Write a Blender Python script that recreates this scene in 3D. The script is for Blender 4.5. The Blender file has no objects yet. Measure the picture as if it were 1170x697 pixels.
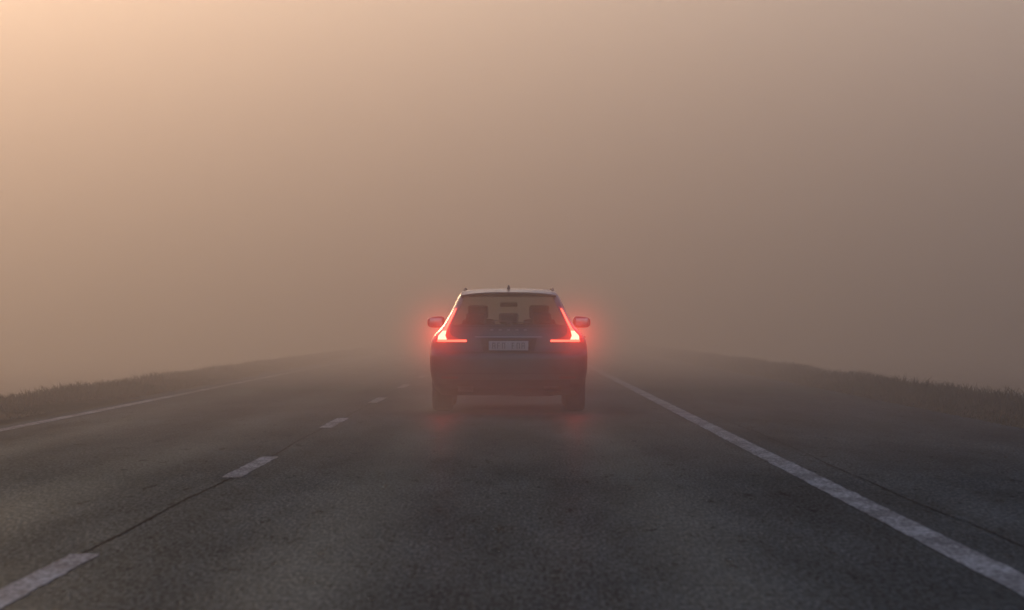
import bpy, bmesh, math, random
import numpy as np
from mathutils import Vector, Matrix
random.seed(4); rng=np.random.default_rng(7)
sc=bpy.context.scene
col=sc.collection

# ------------------------------------------------------------ helpers
def mat(name, base=(.5,.5,.5), rough=.5, metal=0, spec=.5, coat=0, emis=None, es=0):
    m=bpy.data.materials.new(name); m.use_nodes=True
    b=m.node_tree.nodes['Principled BSDF']
    b.inputs['Base Color'].default_value=(*base,1); b.inputs['Roughness'].default_value=rough
    b.inputs['Metallic'].default_value=metal; b.inputs['Specular IOR Level'].default_value=spec
    b.inputs['Coat Weight'].default_value=coat; b.inputs['Coat Roughness'].default_value=.08
    if emis: b.inputs['Emission Color'].default_value=(*emis,1); b.inputs['Emission Strength'].default_value=es
    return m
def N(m,t,**k):
    n=m.node_tree.nodes.new(t)
    for a,v in k.items(): setattr(n,a,v)
    return n
def L(m,a,b): m.node_tree.links.new(a,b)
def noise(m,vec,scale,detail=4,rough=.6):
    n=N(m,'ShaderNodeTexNoise'); n.inputs['Scale'].default_value=scale
    n.inputs['Detail'].default_value=detail; n.inputs['Roughness'].default_value=rough
    L(m,vec,n.inputs['Vector']); return n.outputs['Fac']
def ramp(m,fac,stops):
    r=N(m,'ShaderNodeValToRGB'); e=r.color_ramp.elements
    while len(e)<len(stops): e.new(.5)
    for i,(p,c) in enumerate(stops):
        e[i].position=p; e[i].color=(c,c,c,1) if not isinstance(c,tuple) else (*c,1)
    L(m,fac,r.inputs['Fac']); return r.outputs['Color']
def mix(m,f,a,b,mode='MIX'):
    n=N(m,'ShaderNodeMix',data_type='RGBA',blend_type=mode)
    for s,v in ((n.inputs[0],f),(n.inputs[6],a),(n.inputs[7],b)):
        if isinstance(v,(int,float)): s.default_value=v if s==n.inputs[0] else (v,v,v,1)
        elif isinstance(v,tuple): s.default_value=(*v,1)
        else: L(m,v,s)
    return n.outputs[2]
def math_(m,op,a,b=0.,c=0.):
    n=N(m,'ShaderNodeMath',operation=op)
    for s,v in zip(n.inputs,(a,b,c)):
        if isinstance(v,(int,float)): s.default_value=v
        else: L(m,v,s)
    return n.outputs[0]
def mesh_obj(name,verts,faces,mats,fm=None,smooth=False,parent=None):
    me=bpy.data.meshes.new(name); me.from_pydata([tuple(v) for v in verts],[],faces); 
    for x in mats: me.materials.append(x)
    if fm is not None: me.polygons.foreach_set('material_index',fm)
    if smooth: me.polygons.foreach_set('use_smooth',[True]*len(me.polygons))
    me.update(); o=bpy.data.objects.new(name,me); col.objects.link(o)
    if parent: o.parent=parent
    return o
def bm_obj(name,bm,m,smooth=False,parent=None):
    me=bpy.data.meshes.new(name); bm.to_mesh(me); bm.free(); me.materials.append(m)
    if smooth: me.polygons.foreach_set('use_smooth',[True]*len(me.polygons))
    o=bpy.data.objects.new(name,me); col.objects.link(o)
    if parent: o.parent=parent
    return o
def rbox(name,c,s,m,bev=.02,parent=None,rot=(0,0,0),taper=1.0,seg=3):
    bm=bmesh.new(); bmesh.ops.create_cube(bm,size=1)
    for v in bm.verts:
        k=taper if v.co.z>0 else 1
        v.co=Vector((v.co.x*s[0]*k,v.co.y*s[1]*k,v.co.z*s[2]))
    if bev: bmesh.ops.bevel(bm,geom=bm.edges[:],offset=bev,segments=seg,affect='EDGES',profile=.6)
    o=bm_obj(name,bm,m,True,parent); o.location=c; o.rotation_euler=rot
    return o

# ------------------------------------------------------------ world + sun
SUN_AZ=math.radians(-18); SUN_EL=math.radians(16)
w=bpy.data.worlds.new("World"); sc.world=w; w.use_nodes=True
nt=w.node_tree; bg=nt.nodes['Background']
sky=nt.nodes.new('ShaderNodeTexSky'); sky.sky_type='NISHITA'; sky.sun_disc=False
sky.sun_elevation=SUN_EL; sky.sun_rotation=SUN_AZ; sky.dust_density=1.5; sky.air_density=1.3
tint=nt.nodes.new('ShaderNodeMix'); tint.data_type='RGBA'; tint.blend_type='MULTIPLY'; tint.inputs[0].default_value=1
tint.inputs[7].default_value=(.70,.89,1.34,1)
nt.links.new(sky.outputs[0],tint.inputs[6]); nt.links.new(tint.outputs[2],bg.inputs[0]); bg.inputs[1].default_value=.102
sd=bpy.data.lights.new('sun','SUN'); sd.energy=2.6; sd.angle=math.radians(12); sd.color=(1,.56,.31)
so=bpy.data.objects.new('sun',sd); col.objects.link(so)
d=Vector((math.sin(SUN_AZ)*math.cos(SUN_EL),math.cos(SUN_AZ)*math.cos(SUN_EL),math.sin(SUN_EL)))
so.rotation_euler=d.to_track_quat('Z','Y').to_euler()
so.location=(-20,0,40)

# ------------------------------------------------------------ fog
def fogbox(name,x0,x1,y0,y1,z0,z1,dens,colr,g):
    m=bpy.data.materials.new(name); m.use_nodes=True; t=m.node_tree
    t.nodes.remove(t.nodes['Principled BSDF'])
    s=t.nodes.new('ShaderNodeVolumeScatter'); s.inputs['Color'].default_value=(*colr,1)
    s.inputs['Density'].default_value=dens; s.inputs['Anisotropy'].default_value=g
    t.links.new(s.outputs[0],t.nodes['Material Output'].inputs['Volume'])
    v=[(x,y,z) for z in (z0,z1) for y in (y0,y1) for x in (x0,x1)]
    f=[(0,2,3,1),(4,5,7,6),(0,1,5,4),(2,6,7,3),(0,4,6,2),(1,3,7,5)]
    return mesh_obj(name,v,f,[m])
FC=(.92,.915,.96)
G=.75
fogbox('fog',-900,900,-200,1500,-8,22,.0014,FC,G)
fogbox('fog_bank',-890,890,24,1490,-7.5,21,.0105,FC,G)
fogbox('fog_bank.001',-880,880,58,1480,-7,20,.016,FC,G)

# ------------------------------------------------------------ ground
def coords(m):
    return N(m,'ShaderNodeTexCoord').outputs['Object']
gm=mat('soil_grass',(.06,.06,.035),.95,spec=0)
b=gm.node_tree.nodes['Principled BSDF']; c=coords(gm)
L(gm,mix(gm,noise(gm,c,1.3,8),(.045,.045,.028),(.11,.095,.06)),b.inputs['Base Color'])
xs=[-2000,-300,-60,-25,-12,-9,-7.5,-6.4,-5.7,-5.2,0,5.0,5.5,6.2,7.2,9,12,25,60,300,2000]
zz=[-1,-1,-.9,-.9,-.8,-.45,-.1,.03,.02,-.006,-.006,-.006,.03,.05,-.1,-.45,-.8,-.9,-.9,-1,-1]
ys=[-400,-50]+list(range(0,260,4))+[300,500,1000,2500]
V=[];F=[]
for j,y in enumerate(ys):
    for i,x in enumerate(xs):
        z=zz[i]
        if abs(x)>5.6 and abs(x)<30: z+=random.uniform(-.04,.04)
        V.append((x,y,z))
n=len(xs)
for j in range(len(ys)-1):
    for i in range(n-1): F.append((j*n+i,j*n+i+1,(j+1)*n+i+1,(j+1)*n+i))
mesh_obj('ground',V,F,[gm],smooth=True)

# asphalt : rough diffuse stone + thin damp film
am=bpy.data.materials.new('asphalt'); am.use_nodes=True
am.node_tree.nodes.remove(am.node_tree.nodes['Principled BSDF'])
c=coords(am)
def stretch(m,c,k):
    mp=N(m,'ShaderNodeMapping'); mp.inputs['Scale'].default_value=(1,k,1); L(m,c,mp.inputs['Vector']); return mp.outputs[0]
s1=stretch(am,c,.12); s2=stretch(am,c,.05)
sep=N(am,'ShaderNodeSeparateXYZ'); L(am,c,sep.inputs[0]); X=sep.outputs[0]
fine=noise(am,c,70,2,.8); grain=noise(am,s1,60,3,.75); mid=noise(am,s1,9,5,.7); big=noise(am,s1,1.4,6,.65); streak=noise(am,s2,3.2,4,.6)
c1=ramp(am,grain,[(.34,(.006,.008,.0085)),(.5,(.019,.0235,.0245)),(.66,(.060,.067,.067))])
c2=mix(am,.8,c1,ramp(am,mid,[(.3,.65),(.7,1.3)]),'MULTIPLY')
c3=mix(am,.8,c2,ramp(am,big,[(.32,.65),(.68,1.3)]),'MULTIPLY')
c3=mix(am,.8,c3,ramp(am,streak,[(.35,.75),(.65,1.2)]),'MULTIPLY')
def band(xc,wd):
    return math_(am,'MAXIMUM',math_(am,'SUBTRACT',1.,math_(am,'MULTIPLY',math_(am,'ABSOLUTE',math_(am,'SUBTRACT',X,xc)),1/wd)),0.)
tr=band(-.85,.42)
for xc in (.8,-2.7,-4.2): tr=math_(am,'MAXIMUM',tr,band(xc,.42))
trn=math_(am,'MINIMUM',math_(am,'MULTIPLY',tr,math_(am,'ADD',.25,streak)),.6)
c4=mix(am,math_(am,'MULTIPLY',trn,.7),c3,(.013,.016,.0165))
bp=N(am,'ShaderNodeBump'); bp.inputs['Strength'].default_value=.5; bp.inputs['Distance'].default_value=.01
L(am,math_(am,'ADD',grain,math_(am,'MULTIPLY',fine,.5)),bp.inputs['Height'])
df=N(am,'ShaderNodeBsdfDiffuse'); L(am,c4,df.inputs['Color']); L(am,bp.outputs[0],df.inputs['Normal'])
gl=N(am,'ShaderNodeBsdfGlossy'); gl.inputs['Color'].default_value=(.85,.98,1,1)
L(am,math_(am,'ADD',.18,math_(am,'MULTIPLY',mid,.25)),gl.inputs['Roughness']); L(am,bp.outputs[0],gl.inputs['Normal'])
wet=math_(am,'MULTIPLY',math_(am,'ADD',ramp(am,big,[(.35,.0),(.7,.022)]),math_(am,'ADD',.024,math_(am,'MULTIPLY',trn,.03))),ramp(am,grain,[(.35,.45),(.65,1.5)]))
mx=N(am,'ShaderNodeMixShader'); L(am,wet,mx.inputs[0]); L(am,df.outputs[0],mx.inputs[1]); L(am,gl.outputs[0],mx.inputs[2])
L(am,mx.outputs[0],am.node_tree.nodes['Material Output'].inputs['Surface'])
V=[];F=[];ys=np.concatenate([np.arange(-60,300,.5),np.arange(300,900,20)])
for y in ys:
    V+=[(-5.55+random.uniform(-.05,.05),y,0),(5.1+random.uniform(-.05,.05),y,0)]
for j in range(len(ys)-1): F.append((2*j,2*j+1,2*j+3,2*j+2))
mesh_obj('road',V,F,[am])

# paint
def damp(name,colr_fn,gw,gr_):
    m=bpy.data.materials.new(name); m.use_nodes=True; m.node_tree.nodes.remove(m.node_tree.nodes['Principled BSDF'])
    c=coords(m); cs=stretch(m,c,.3); cc=colr_fn(m,c,cs)
    df=N(m,'ShaderNodeBsdfDiffuse'); 
    if isinstance(cc,tuple): df.inputs[0].default_value=(*cc,1)
    else: L(m,cc,df.inputs[0])
    gl=N(m,'ShaderNodeBsdfGlossy'); gl.inputs['Color'].default_value=(1,1,1,1); gl.inputs['Roughness'].default_value=gr_
    mx=N(m,'ShaderNodeMixShader'); mx.inputs[0].default_value=gw
    L(m,df.outputs[0],mx.inputs[1]); L(m,gl.outputs[0],mx.inputs[2]); L(m,mx.outputs[0],m.node_tree.nodes['Material Output'].inputs['Surface'])
    return m
def pcol(m,c,cs):
    n1=noise(m,cs,34,4,.75); n2=noise(m,cs,2.5,5,.65)
    wear=ramp(m,math_(m,'ADD',n1,math_(m,'MULTIPLY',n2,.6)),[(.58,0.),(.88,1.)])
    return mix(m,wear,(.40,.41,.37),(.07,.072,.068))
pm=damp('road_paint',pcol,.05,.4)
def strip(V,F,xc,wd,y0,y1,z,step=.25,jit=.006,wob=0):
    ny=max(2,int((y1-y0)/step)+1)
    for j in range(ny):
        y=y0+(y1-y0)*j/(ny-1); o=wob*math.sin(y*.37+xc)+wob*.6*math.sin(y*1.13)
        k=len(V); V+=[(xc+o-wd/2+random.uniform(-jit,jit),y,z),(xc+o+wd/2+random.uniform(-jit,jit),y,z)]
        if j: F.append((k-2,k-1,k+1,k))
V=[];F=[]
strip(V,F,1.98,.17,-20,320,.004)
strip(V,F,-5.02,.14,-20,320,.004)
for k in range(-2,24):
    y0=13.1+12.1*k-1.0
    strip(V,F,-1.89,.13,y0,y0+3.9,.004)
mesh_obj('road_markings',V,F,[pm])
# tar seams
tm=damp('tar_seam',lambda m,c,cs:(.006,.007,.007),.012,.35)
V=[];F=[]
strip(V,F,-1.90,.014,-10,200,.0025,.3,.004,.012)
strip(V,F,2.32,.010,-10,120,.0025,.3,.004,.015)
mesh_obj('road_crack_seal',V,F,[tm])

gv=mat('gravel_stone',(.04,.038,.035),.9,spec=.1)
bm=bmesh.new()
for i in range(50):
    x=random.choice([random.uniform(3.6,5.0),random.uniform(4.4,5.2)]); y=random.uniform(18,50); s=random.uniform(.004,.010)
    r=bmesh.ops.create_icosphere(bm,subdivisions=1,radius=s)
    for v in r['verts']: v.co=Vector((v.co.x*random.uniform(.8,1.3)+x,v.co.y*random.uniform(.8,1.4)+y,v.co.z*.7+s*.4))
bm_obj('gravel',bm,gv)

# ------------------------------------------------------------ grass
def blades(name,x0,x1,y0,y1,cnt,hm,edge):
    x=rng.uniform(0,1,cnt)**1.2*(x1-x0)*(1)+x0 if edge>0 else x1-(rng.uniform(0,1,cnt)**1.2)*(x1-x0)
    y=rng.uniform(y0,y1,cnt)
    zg=np.interp(x,xs,zz)
    cl=.6+.35*np.sin(y*.9+2*np.sin(x*3+y*.31))*np.sin(y*.23+x*2.1)+.2*np.sin(y*3.7+x*5)
    h=hm*np.clip(cl,.18,1.3)*rng.uniform(.5,1.2,cnt)
    dist=np.abs(x-(x0 if edge>0 else x1)); h*=np.clip(.25+dist*1.1,0,1)
    a=rng.uniform(0,2*np.pi,cnt); wd=rng.uniform(.004,.011,cnt)
    lx=rng.normal(0,.45,cnt)*h; ly=rng.normal(0,.45,cnt)*h
    P=np.empty((cnt,5,3))
    dx=np.cos(a)*wd; dy=np.sin(a)*wd
    P[:,0]=np.c_[x-dx,y-dy,zg-.02]; P[:,1]=np.c_[x+dx,y+dy,zg-.02]
    P[:,2]=np.c_[x+dx*.7+lx*.35,y+dy*.7+ly*.35,zg+h*.6]; P[:,3]=np.c_[x-dx*.7+lx*.35,y-dy*.7+ly*.35,zg+h*.6]
    P[:,4]=np.c_[x+lx,y+ly,zg+h]
    i=np.arange(cnt)*5
    me=bpy.data.meshes.new(name); me.vertices.add(cnt*5); me.vertices.foreach_set('co',P.ravel())
    loops=np.stack([i,i+1,i+2,i+3,i+3,i+2,i+4],1).ravel()
    me.loops.add(len(loops)); me.loops.foreach_set('vertex_index',loops)
    st_=np.stack([np.arange(cnt)*7,np.arange(cnt)*7+4],1).ravel()
    me.polygons.add(cnt*2); me.polygons.foreach_set('loop_start',st_)
    me.update(calc_edges=True); me.validate()
    return me
gr=bpy.data.materials.new('grass_blades'); gr.use_nodes=True; gr.node_tree.nodes.remove(gr.node_tree.nodes['Principled BSDF'])
c=coords(gr)
gc=ramp(gr,noise(gr,c,2.2,6,.7),[(.3,(.085,.085,.065)),(.55,(.13,.12,.09)),(.75,(.20,.175,.13))])
df=N(gr,'ShaderNodeBsdfDiffuse'); tl=N(gr,'ShaderNodeBsdfTranslucent'); L(gr,gc,df.inputs[0]); L(gr,gc,tl.inputs[0])
ad=N(gr,'ShaderNodeMixShader'); ad.inputs[0].default_value=.5; L(gr,df.outputs[0],ad.inputs[1]); L(gr,tl.outputs[0],ad.inputs[2])
L(gr,ad.outputs[0],gr.node_tree.nodes['Material Output'].inputs['Surface'])
for nm,a in (('grass_verge',(-7.9,-5.45,18,200,90000,.18,-1)),('grass_verge',(5.05,7.6,18,200,95000,.21,1))):
    me=blades(nm,*a); me.materials.append(gr); o=bpy.data.objects.new(nm,me); col.objects.link(o)

# ------------------------------------------------------------ car
car=bpy.data.objects.new('estate_car',None); col.objects.link(car)
paint=mat('car_paint',(.045,.047,.052),.34,metal=.3,coat=.4)
b=paint.node_tree.nodes['Principled BSDF']; c=coords(paint)
dirt=ramp(paint,noise(paint,c,3,6),[(.35,0.),(.75,1.)])
L(paint,mix(paint,dirt,(.050,.052,.054),(.10,.096,.088)),b.inputs['Base Color'])
L(paint,math_(paint,'ADD',.34,math_(paint,'MULTIPLY',dirt,.25)),b.inputs['Roughness'])
black=mat('black_plastic',(.022,.022,.022),.6)
dark=mat('interior_dark',(.03,.028,.026),.8)
rub=mat('tyre_rubber',(.018,.018,.018),.85)
chrome=mat('chrome',(.25,.25,.25),.3,metal=1)
alloy=mat('alloy',(.20,.20,.21),.4,metal=1)
platem=mat('plate_white',(.40,.39,.35),.5)
ink=mat('plate_ink',(.13,.13,.12),.6)
glass=bpy.data.materials.new('tinted_glass'); glass.use_nodes=True
g=glass.node_tree; pb=g.nodes['Principled BSDF']; pb.inputs['Base Color'].default_value=(.012,.012,.013,1); pb.inputs['Roughness'].default_value=.06
tp=g.nodes.new('ShaderNodeBsdfTransparent'); tp.inputs[0].default_value=(.74,.76,.74,1); ms=g.nodes.new('ShaderNodeMixShader'); ms.inputs[0].default_value=.40
g.links.new(tp.outputs[0],ms.inputs[1]); g.links.new(pb.outputs[0],ms.inputs[2]); g.links.new(ms.outputs[0],g.nodes['Material Output'].inputs['Surface'])
lamp_on=mat('lamp_lit',(.3,.01,.01),.3,emis=(1,.085,.05),es=4.0)
lamp_core=mat('lamp_core',(.4,.02,.02),.3,emis=(1,.22,.14),es=6)
lamp_dim=mat('lamp_lens',(.16,.008,.008),.2,coat=.6,emis=(1,.03,.02),es=.22)
refl=mat('reflector_red',(.12,.01,.01),.3)

ZW=[.20,.26,.36,.50,.66,.78,.86,.92,.98,1.04,1.20,1.38,1.43,1.462]
WW=[.80,.865,.915,.94,.945,.94,.925,.895,.835,.785,.695,.612,.575,.515]
W=lambda z: float(np.interp(z,ZW,WW))
Yr=lambda z: float(np.interp(z,[.20,.28,.38,.52,.66,.70,.74,.86,.97,1.03,1.40,1.462],[.16,.07,.02,.0,.0,.012,.07,.075,.10,.15,.56,.66]))
Dr=lambda z: float(np.interp(z,[.2,.7,.8,1.0,1.1,1.46],[.38,.36,.34,.36,.34,.30]))
Yf=lambda z: float(np.interp(z,[.20,.3,.5,.68,.76,.84,.92,.99,1.04,1.40,1.462],[4.78,4.86,4.9,4.88,4.80,4.5,4.05,3.65,3.5,2.62,2.35]))
Df=lambda z: float(np.interp(z,[.2,.7,.95,1.05,1.46],[.75,.8,.7,.5,.35]))
NR=3.0
def rear_y(x,z):
    t=min(abs(x)/W(z),.9995)
    return Yr(z)+Dr(z)*(1-(1-t**NR)**(1/NR))
layers=sorted(set([round(v,3) for v in list(np.arange(.20,1.04,.035))+[1.04]+list(np.linspace(1.075,1.375,10))+[1.40,1.425,1.445,1.462]]))
MA,MS,MF=20,30,16
def half(z,sc_=1.0):
    Wz=W(z)*sc_; pts=[]
    y0=Yr(z);D=Dr(z);y1=Yf(z);D2=Df(z)
    yc=(y0+y1)/2
    for i in range(MA):
        ph=math.pi/2*i/MA; x=math.sin(ph)**(2/NR)
        pts.append((Wz*x,y0+D*(1-math.cos(ph)**(2/NR))))
    for i in range(MS):
        t=i/MS; y=y0+D+(y1-D2-y0-D)*t
        pts.append((Wz*(1-.02*t*t),y))
    for i in range(MF+1):
        ph=math.pi/2*(1-i/MF); x=math.sin(ph)**(2/2.6)
        pts.append((Wz*.98*x,y1-D2*(1-max(0,math.cos(ph))**(2/2.6))))
    if sc_!=1: pts=[(x,yc+(y-yc)*(.3+.7*sc_)) for x,y in pts]
    return pts
V=[];F=[];FM=[]
rings=[(z,1.0) for z in layers]+[(1.470,.85),(1.476,.6),(1.480,.3)]
H=MA+MS+MF+1
for z,s in rings:
    hp=half(min(z,1.462),s)
    ring=[(x,y,z) for x,y in hp]+[(-x,y,z) for x,y in hp[-2:0:-1]]
    V+=ring
R=2*H-2
gl_arc=[i for i in range(MA) if math.sin(math.pi/2*(i+.5)/MA)**(2/NR)<.865]
gl_i=max(gl_arc)
for j in range(len(rings)-1):
    zm=(rings[j][0]+rings[j+1][0])/2
    for i in range(R):
        a=j*R+i; b_=j*R+(i+1)%R
        F.append((a,b_,b_+R,a+R))
        k=i if i<H-1 else R-1-i   # segment index on half
        mi=0
        if zm<.33: mi=2
        if 1.04<zm<1.375 and k<=gl_i: mi=1
        if 1.06<zm<1.36 and MA<=k<MA+MS:
            s=k-MA
            if s not in (0,9,18) and s<29: mi=1
            else: mi=2
        if 1.04<zm<1.40 and k>=MA+MS+3: mi=1
        FM.append(mi)
V.append((0,2.5,.20)); bc=len(V)-1; V.append((0,1.5,1.481)); tc=len(V)-1
for i in range(R):
    F.append(((i+1)%R,i,bc)); FM.append(2)
    o=(len(rings)-1)*R; F.append((o+i,o+(i+1)%R,tc)); FM.append(0)
body=mesh_obj('body',V,F,[paint,glass,black],FM,smooth=True)
# wheel wells
for (wy) in (.98,3.92):
    for sx in (-1,1):
        bm=bmesh.new(); bmesh.ops.create_cone(bm,cap_ends=True,segments=40,radius1=.385,radius2=.385,depth=.5)
        for v in bm.verts: v.co=Vector((v.co.z+sx*.87,v.co.y+wy,v.co.x+.345))
        bmesh.ops.recalc_face_normals(bm,faces=bm.faces)
        cut=bm_obj('cut',bm,black)
        md=body.modifiers.new('b','BOOLEAN'); md.operation='DIFFERENCE'; md.object=cut; md.solver='EXACT'
        dg=bpy.context.evaluated_depsgraph_get(); nm=bpy.data.meshes.new_from_object(body.evaluated_get(dg))
        body.modifiers.clear(); body.data=nm; bpy.data.objects.remove(cut)
body.parent=car
print('body',len(body.data.polygons))

def rpatch(name,zs,fl,fr,off,m,thick=.02,nx=10,side=1):
    """strip on the rear surface between x=fl(z) and x=fr(z)"""
    V=[];F=[];nz=len(zs)
    for lay in (off,off-thick):
        for z in zs:
            for i in range(nx+1):
                x=fl(z)+(fr(z)-fl(z))*i/nx
                V.append((x*side,rear_y(x,z)-lay,z))
    q=nx+1;T=nz*q
    for j in range(nz-1):
        for i in range(nx):
            a=j*q+i; F.append((a,a+1,a+q+1,a+q)); F.append((T+a,T+a+q,T+a+q+1,T+a+1))
    for j in range(nz-1):
        a=j*q; F.append((a,a+q,T+a+q,T+a)); a=j*q+nx; F.append((a,T+a,T+a+q,a+q))
    for i in range(nx):
        F.append((i,T+i,T+i+1,i+1)); a=(nz-1)*q+i; F.append((a,a+1,T+a+1,T+a))
    o=mesh_obj(name,V,F,[m],parent=car)
    bm=bmesh.new(); bm.from_mesh(o.data); bmesh.ops.recalc_face_normals(bm,faces=bm.faces); bm.to_mesh(o.data); bm.free()
    return o
I=lambda xs_,ys_: (lambda z: float(np.interp(z,xs_,ys_)))
ls=np.linspace
for sd_ in (-1,1):
    rpatch('lamp_housing',ls(.83,1.26,22),I([.83,.86,.90,.94,1.02,1.26],[.50,.52,.66,.70,.695,.60]),I([.83,.9,.98,1.04,1.2,1.26],[.905,.89,.825,.775,.685,.645]),.006,lamp_dim,.02,14,sd_)
    rpatch('lamp_strip',ls(.97,1.235,16),I([.97,1.02,1.235],[.742,.72,.624]),I([.97,1.02,1.235],[.785,.752,.642]),.011,lamp_on,.012,3,sd_)
    rpatch('lamp_block',ls(.865,.97,10),I([.865,.91,.97],[.735,.755,.742]),I([.865,.91,.97],[.845,.84,.785]),.0125,lamp_core,.012,6,sd_)
    rpatch('lamp_bar',ls(.838,.862,4),I([.8,.9],[.50,.50]),I([.8,.9],[.85,.85]),.0115,lamp_on,.012,10,sd_)
    rpatch('reflector',ls(.40,.425,3),I([.4,.5],[.60,.60]),I([.4,.5],[.80,.80]),.006,refl,.012,6,sd_)
    rpatch('gate_seam_side',ls(.74,1.03,10),I([.74,.83,.84,1.03],[.66,.655,.655,.70]),I([.74,.83,.84,1.03],[.667,.662,.662,.707]),.002,black,.01,1,sd_)
    rpatch('exhaust_trim',ls(.245,.31,4),I([.2,.4],[.42,.42]),I([.2,.4],[.60,.60]),.018,chrome,.03,4,sd_)
rpatch('bumper_seam',ls(.708,.718,2),I([0,2],[-.70,-.70]),I([0,2],[.70,.70]),.004,black,.012,30)
rpatch('bumper_lower',ls(.215,.385,6),I([0,2],[-.74,-.74]),I([0,2],[.74,.74]),.012,black,.03,30)
rpatch('bumper_slot',ls(.455,.470,2),I([0,2],[-.78,-.78]),I([0,2],[.78,.78]),.003,black,.012,30)
rpatch('plate_recess',ls(.722,.885,4),I([.72,.885],[-.30,-.34]),I([.72,.885],[.30,.34]),.003,black,.012,12)
rpatch('gate_trim',ls(.892,.902,2),I([0,2],[-.40,-.40]),I([0,2],[.40,.40]),.006,chrome,.012,14)
rpatch('window_frame_low',ls(1.012,1.036,2),I([0,2],[-.67,-.67]),I([0,2],[.67,.67]),.004,black,.014,24)
for i in range(5):
    x=-.20+.10*i
    rpatch('badge_stroke',ls(.970,.990,2),I([0,2],[x-.018,x-.018]),I([0,2],[x+.018,x+.018]),.004,alloy,.008,2)
# plate
pl=rbox('plate',(0,rear_y(0,.79)-.022,.792),(.47,.012,.112),platem,.004,car)
for i in range(7):
    if i==3: continue
    x=-.175+.058*i
    yb=rear_y(0,.79)-.0295
    kind=i%3
    rbox('plate_char',(x-.014,yb,.792),(.008,.003,.07),ink,0,car)
    if kind!=1: rbox('plate_char',(x+.014,yb,.792),(.008,.003,.07),ink,0,car)
    rbox('plate_char',(x,yb-.001,.823),(.022,.003,.008),ink,0,car)
    if kind!=2: rbox('plate_char',(x,yb-.001,.790),(.022,.003,.008),ink,0,car)
# roof spoiler
V=[];F=[]
nx=24
for i in range(nx+1):
    u=-1+2*i/nx; x=.57*u; drop=.035*abs(u)**3
    for (yy,z) in ((.36+.10*abs(u)**3,1.418-drop),(.36+.10*abs(u)**3,1.432-drop),(.55,1.462-drop),(.80,1.482-drop*1.1),(.70,1.40-drop)):
        V.append((x,yy,z))
for i in range(nx):
    a=i*5
    for k in range(5): F.append((a+k,a+(k+1)%5,a+5+(k+1)%5,a+5+k))
F.append((0,1,2,3,4)); F.append(tuple(nx*5+k for k in (4,3,2,1,0)))
mesh_obj('spoiler',V,F,[paint],smooth=False,parent=car)
rbox('high_stop_lamp',(0,.362,1.424),(.24,.012,.008),refl,0,car)
# fin
V=[(-.02,.62,1.47),(.02,.62,1.47),(-.02,.86,1.478),(.02,.86,1.478),(-.008,.64,1.52),(.008,.64,1.52),(0,.70,1.517)]
mesh_obj('antenna_fin',V,[(0,1,5,4),(0,4,6,2),(1,3,6,5),(2,6,3),(4,5,6),(0,2,3,1)],[black],parent=car)
# roof rails
for s in (-1,1):
    pts=[]
    for i in range(15):
        t=i/14; y=.85+1.6*t; z=1.455+.030*min(1,6*t,6*(1-t)); x=s*(.535-.01*t)
        pts.append((x,y,z))
    V=[];F=[]
    for (x,y,z) in pts:
        for k in range(6):
            a=k*math.pi/3; V.append((x+.012*math.cos(a),y,z+.010*math.sin(a)))
    for i in range(14):
        for k in range(6): F.append((i*6+k,i*6+(k+1)%6,(i+1)*6+(k+1)%6,(i+1)*6+k))
    mesh_obj('roof_rail',V,F,[black],smooth=True,parent=car)
# wiper
rbox('wiper',(.06,rear_y(0,1.075)-.02,1.075),(.5,.014,.014),black,.004,car,rot=(0,math.radians(4),0))
rbox('wiper_hub',(-.0,rear_y(0,1.05)-.015,1.05),(.07,.03,.035),black,.01,car)
# mirrors
mf=mat('mirror_face',(.35,.35,.36),.15,metal=1)
for s in (-1,1):
    bm=bmesh.new(); bmesh.ops.create_uvsphere(bm,u_segments=28,v_segments=18,radius=1)
    for v in bm.verts:
        p=v.co.copy(); q=[math.copysign(abs(t)**.62,t) for t in p]
        f=1-.18*(q[0]*s) if q[2]>0 else 1
        v.co=Vector((q[0]*.112,(q[1]*.085) if q[1]>0 else q[1]*.05,q[2]*.072*f))
    o=bm_obj('mirror_housing',bm,paint,True,car); o.location=(s*.925,3.05,1.078)
    rbox('mirror_glass',(s*.925,2.999,1.078),(.155,.008,.095),mf,.003,car)
    rbox('mirror_arm',(s*.82,3.07,1.03),(.14,.06,.035),black,.012,car)
    for yy in (1.75,2.75): rbox('door_handle',(s*.93,yy,.89),(.03,.18,.025),paint,.01,car)
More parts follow.
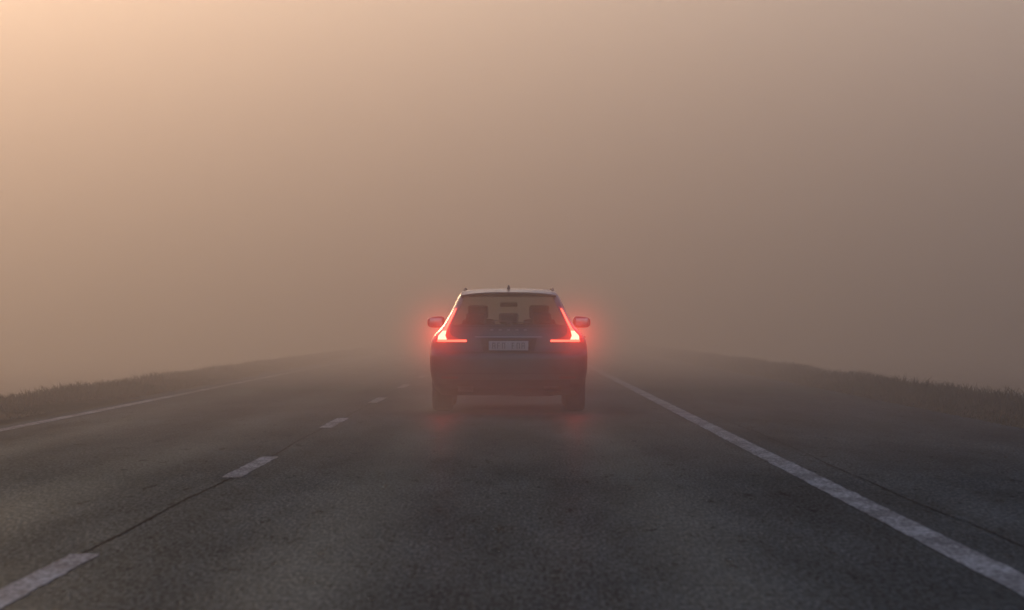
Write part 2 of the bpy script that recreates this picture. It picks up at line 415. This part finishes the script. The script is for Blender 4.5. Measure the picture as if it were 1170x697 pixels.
# wheels
def wheel(x,y,s):
    prof=[(-.12,.22),(-.125,.27),(-.118,.315),(-.09,.338),(-.04,.343),(.04,.343),(.09,.338),(.118,.315),(.125,.27),(.12,.22)]
    V=[];F=[];n_=48
    for i in range(n_):
        a=2*math.pi*i/n_
        for (px,r) in prof: V.append((px,r*math.cos(a),r*math.sin(a)))
    p=len(prof)
    for i in range(n_):
        for k in range(p-1):
            a=i*p+k; b_=((i+1)%n_)*p+k; F.append((a,a+1,b_+1,b_))
    t=mesh_obj('tyre',V,F,[rub],smooth=True,parent=car); t.location=(x,y,.343)
    bm=bmesh.new(); bmesh.ops.create_cone(bm,cap_ends=True,segments=48,radius1=.225,radius2=.225,depth=.15)
    for v in bm.verts: v.co=Vector((v.co.z,v.co.x,v.co.y))
    o=bm_obj('rim_barrel',bm,black,False,car); o.location=(x,y,.343)
    bm=bmesh.new()
    for k in range(5):
        a=2*math.pi*k/5
        r=bmesh.ops.create_cube(bm,size=1)
        for v in r['verts']:
            wd=.07 if v.co.z>0 else .04
            q=Vector((v.co.x*.03,v.co.y*wd,(v.co.z+.5)*.22)); v.co=Matrix.Rotation(a,3,'X')@q
    r=bmesh.ops.create_cone(bm,cap_ends=True,segments=20,radius1=.045,radius2=.04,depth=.04)
    for v in r['verts']: v.co=Vector((v.co.z,v.co.x,v.co.y))
    o=bm_obj('rim_spokes',bm,alloy,False,car); o.location=(x+s*.095,y,.343)
for yy in (.98,3.92):
    for s in (-1,1): wheel(s*.80,yy,s)
    rbox('axle',(0,yy,.30),(1.4,.09,.07),black,.02,car)
rbox('exhaust_box',(.3,.7,.24),(.5,.3,.12),black,.04,car)
# interior
rbox('load_cover',(0,.72,.99),(1.3,.95,.02),dark,.005,car)
rbox('cabin_floor',(0,2.3,.45),(1.5,2.8,.05),dark,.01,car)
rbox('rear_bench',(0,1.35,.80),(1.25,.16,.50),dark,.05,car,rot=(math.radians(-12),0,0))
for x in (-.40,0,.40): rbox('headrest',(x,1.30,1.12),(.24,.09,.13),dark,.035,car)
for x in (-.38,.38):
    rbox('front_seat',(x,2.25,.83),(.48,.15,.58),dark,.06,car,rot=(math.radians(-12),0,0),taper=.85)
    rbox('headrest',(x,2.18,1.20),(.25,.10,.17),dark,.04,car)
rbox('dashboard',(0,3.25,.90),(1.35,.5,.2),dark,.06,car)
rbox('inside_mirror',(0,2.85,1.30),(.22,.03,.06),black,.01,car)
car.location=(-.062,43.0,0)

for s in (-1,1):
    ld=bpy.data.lights.new('tail_lamp_light','SPOT'); ld.energy=18; ld.color=(1,.05,.02); ld.shadow_soft_size=.02
    ld.spot_size=math.radians(150); ld.spot_blend=.6
    lo=bpy.data.objects.new('tail_lamp_light',ld); col.objects.link(lo); lo.parent=car
    lo.location=(s*.79,rear_y(.79,.91)-.06,.91); lo.rotation_euler=(math.radians(82),0,math.radians(180))

# added self-emitting red volumes, standing in for the tail lamps' halo in fog
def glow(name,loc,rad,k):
    m=bpy.data.materials.new('emissive_halo'); m.use_nodes=True; t=m.node_tree; t.nodes.remove(t.nodes['Principled BSDF'])
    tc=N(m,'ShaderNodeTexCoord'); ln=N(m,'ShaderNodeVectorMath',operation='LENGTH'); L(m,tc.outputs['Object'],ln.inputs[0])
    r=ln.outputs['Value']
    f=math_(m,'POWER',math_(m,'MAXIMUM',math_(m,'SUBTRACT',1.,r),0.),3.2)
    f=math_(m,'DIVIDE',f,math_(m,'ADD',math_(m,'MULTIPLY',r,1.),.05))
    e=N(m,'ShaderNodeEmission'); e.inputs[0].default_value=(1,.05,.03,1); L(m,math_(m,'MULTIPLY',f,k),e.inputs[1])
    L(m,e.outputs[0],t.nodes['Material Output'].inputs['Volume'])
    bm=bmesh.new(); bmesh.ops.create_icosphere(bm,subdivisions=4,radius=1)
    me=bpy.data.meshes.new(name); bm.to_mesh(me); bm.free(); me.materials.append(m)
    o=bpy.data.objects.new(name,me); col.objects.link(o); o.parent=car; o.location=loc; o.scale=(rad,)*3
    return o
for s in (-1,1): glow('emissive_halo',(s*.80,.12,.93),.92,.43)

# spray thrown up by the tyres
m=bpy.data.materials.new('road_spray'); m.use_nodes=True; t=m.node_tree; t.nodes.remove(t.nodes['Principled BSDF'])
tc=N(m,'ShaderNodeTexCoord'); ln=N(m,'ShaderNodeVectorMath',operation='LENGTH'); L(m,tc.outputs['Object'],ln.inputs[0])
f=math_(m,'POWER',math_(m,'MAXIMUM',math_(m,'SUBTRACT',1.,ln.outputs['Value']),0.),1.5)
s_=N(m,'ShaderNodeVolumeScatter'); s_.inputs['Color'].default_value=(*FC,1); s_.inputs['Anisotropy'].default_value=.6
L(m,math_(m,'MULTIPLY',f,.20),s_.inputs['Density']); L(m,s_.outputs[0],t.nodes['Material Output'].inputs['Volume'])
bm=bmesh.new(); bmesh.ops.create_icosphere(bm,subdivisions=4,radius=1)
me=bpy.data.meshes.new('spray'); bm.to_mesh(me); bm.free(); me.materials.append(m)
o=bpy.data.objects.new('spray',me); col.objects.link(o); o.parent=car; o.location=(0,.1,.12); o.scale=(1.7,3.0,.65)

# ------------------------------------------------------------ camera
cd=bpy.data.cameras.new('camera'); cam=bpy.data.objects.new('camera',cd); col.objects.link(cam)
cd.sensor_width=36; cd.lens=127.3; cd.clip_end=6000; cd.clip_start=.1
cam.location=(0,0,1.0); cam.rotation_euler=(math.radians(90+.367),0,math.radians(.028))
cd.dof.use_dof=True; cd.dof.focus_distance=43.5; cd.dof.aperture_fstop=6.3
sc.camera=cam
sc.view_settings.view_transform='Standard'; sc.view_settings.look='None'; sc.view_settings.exposure=0
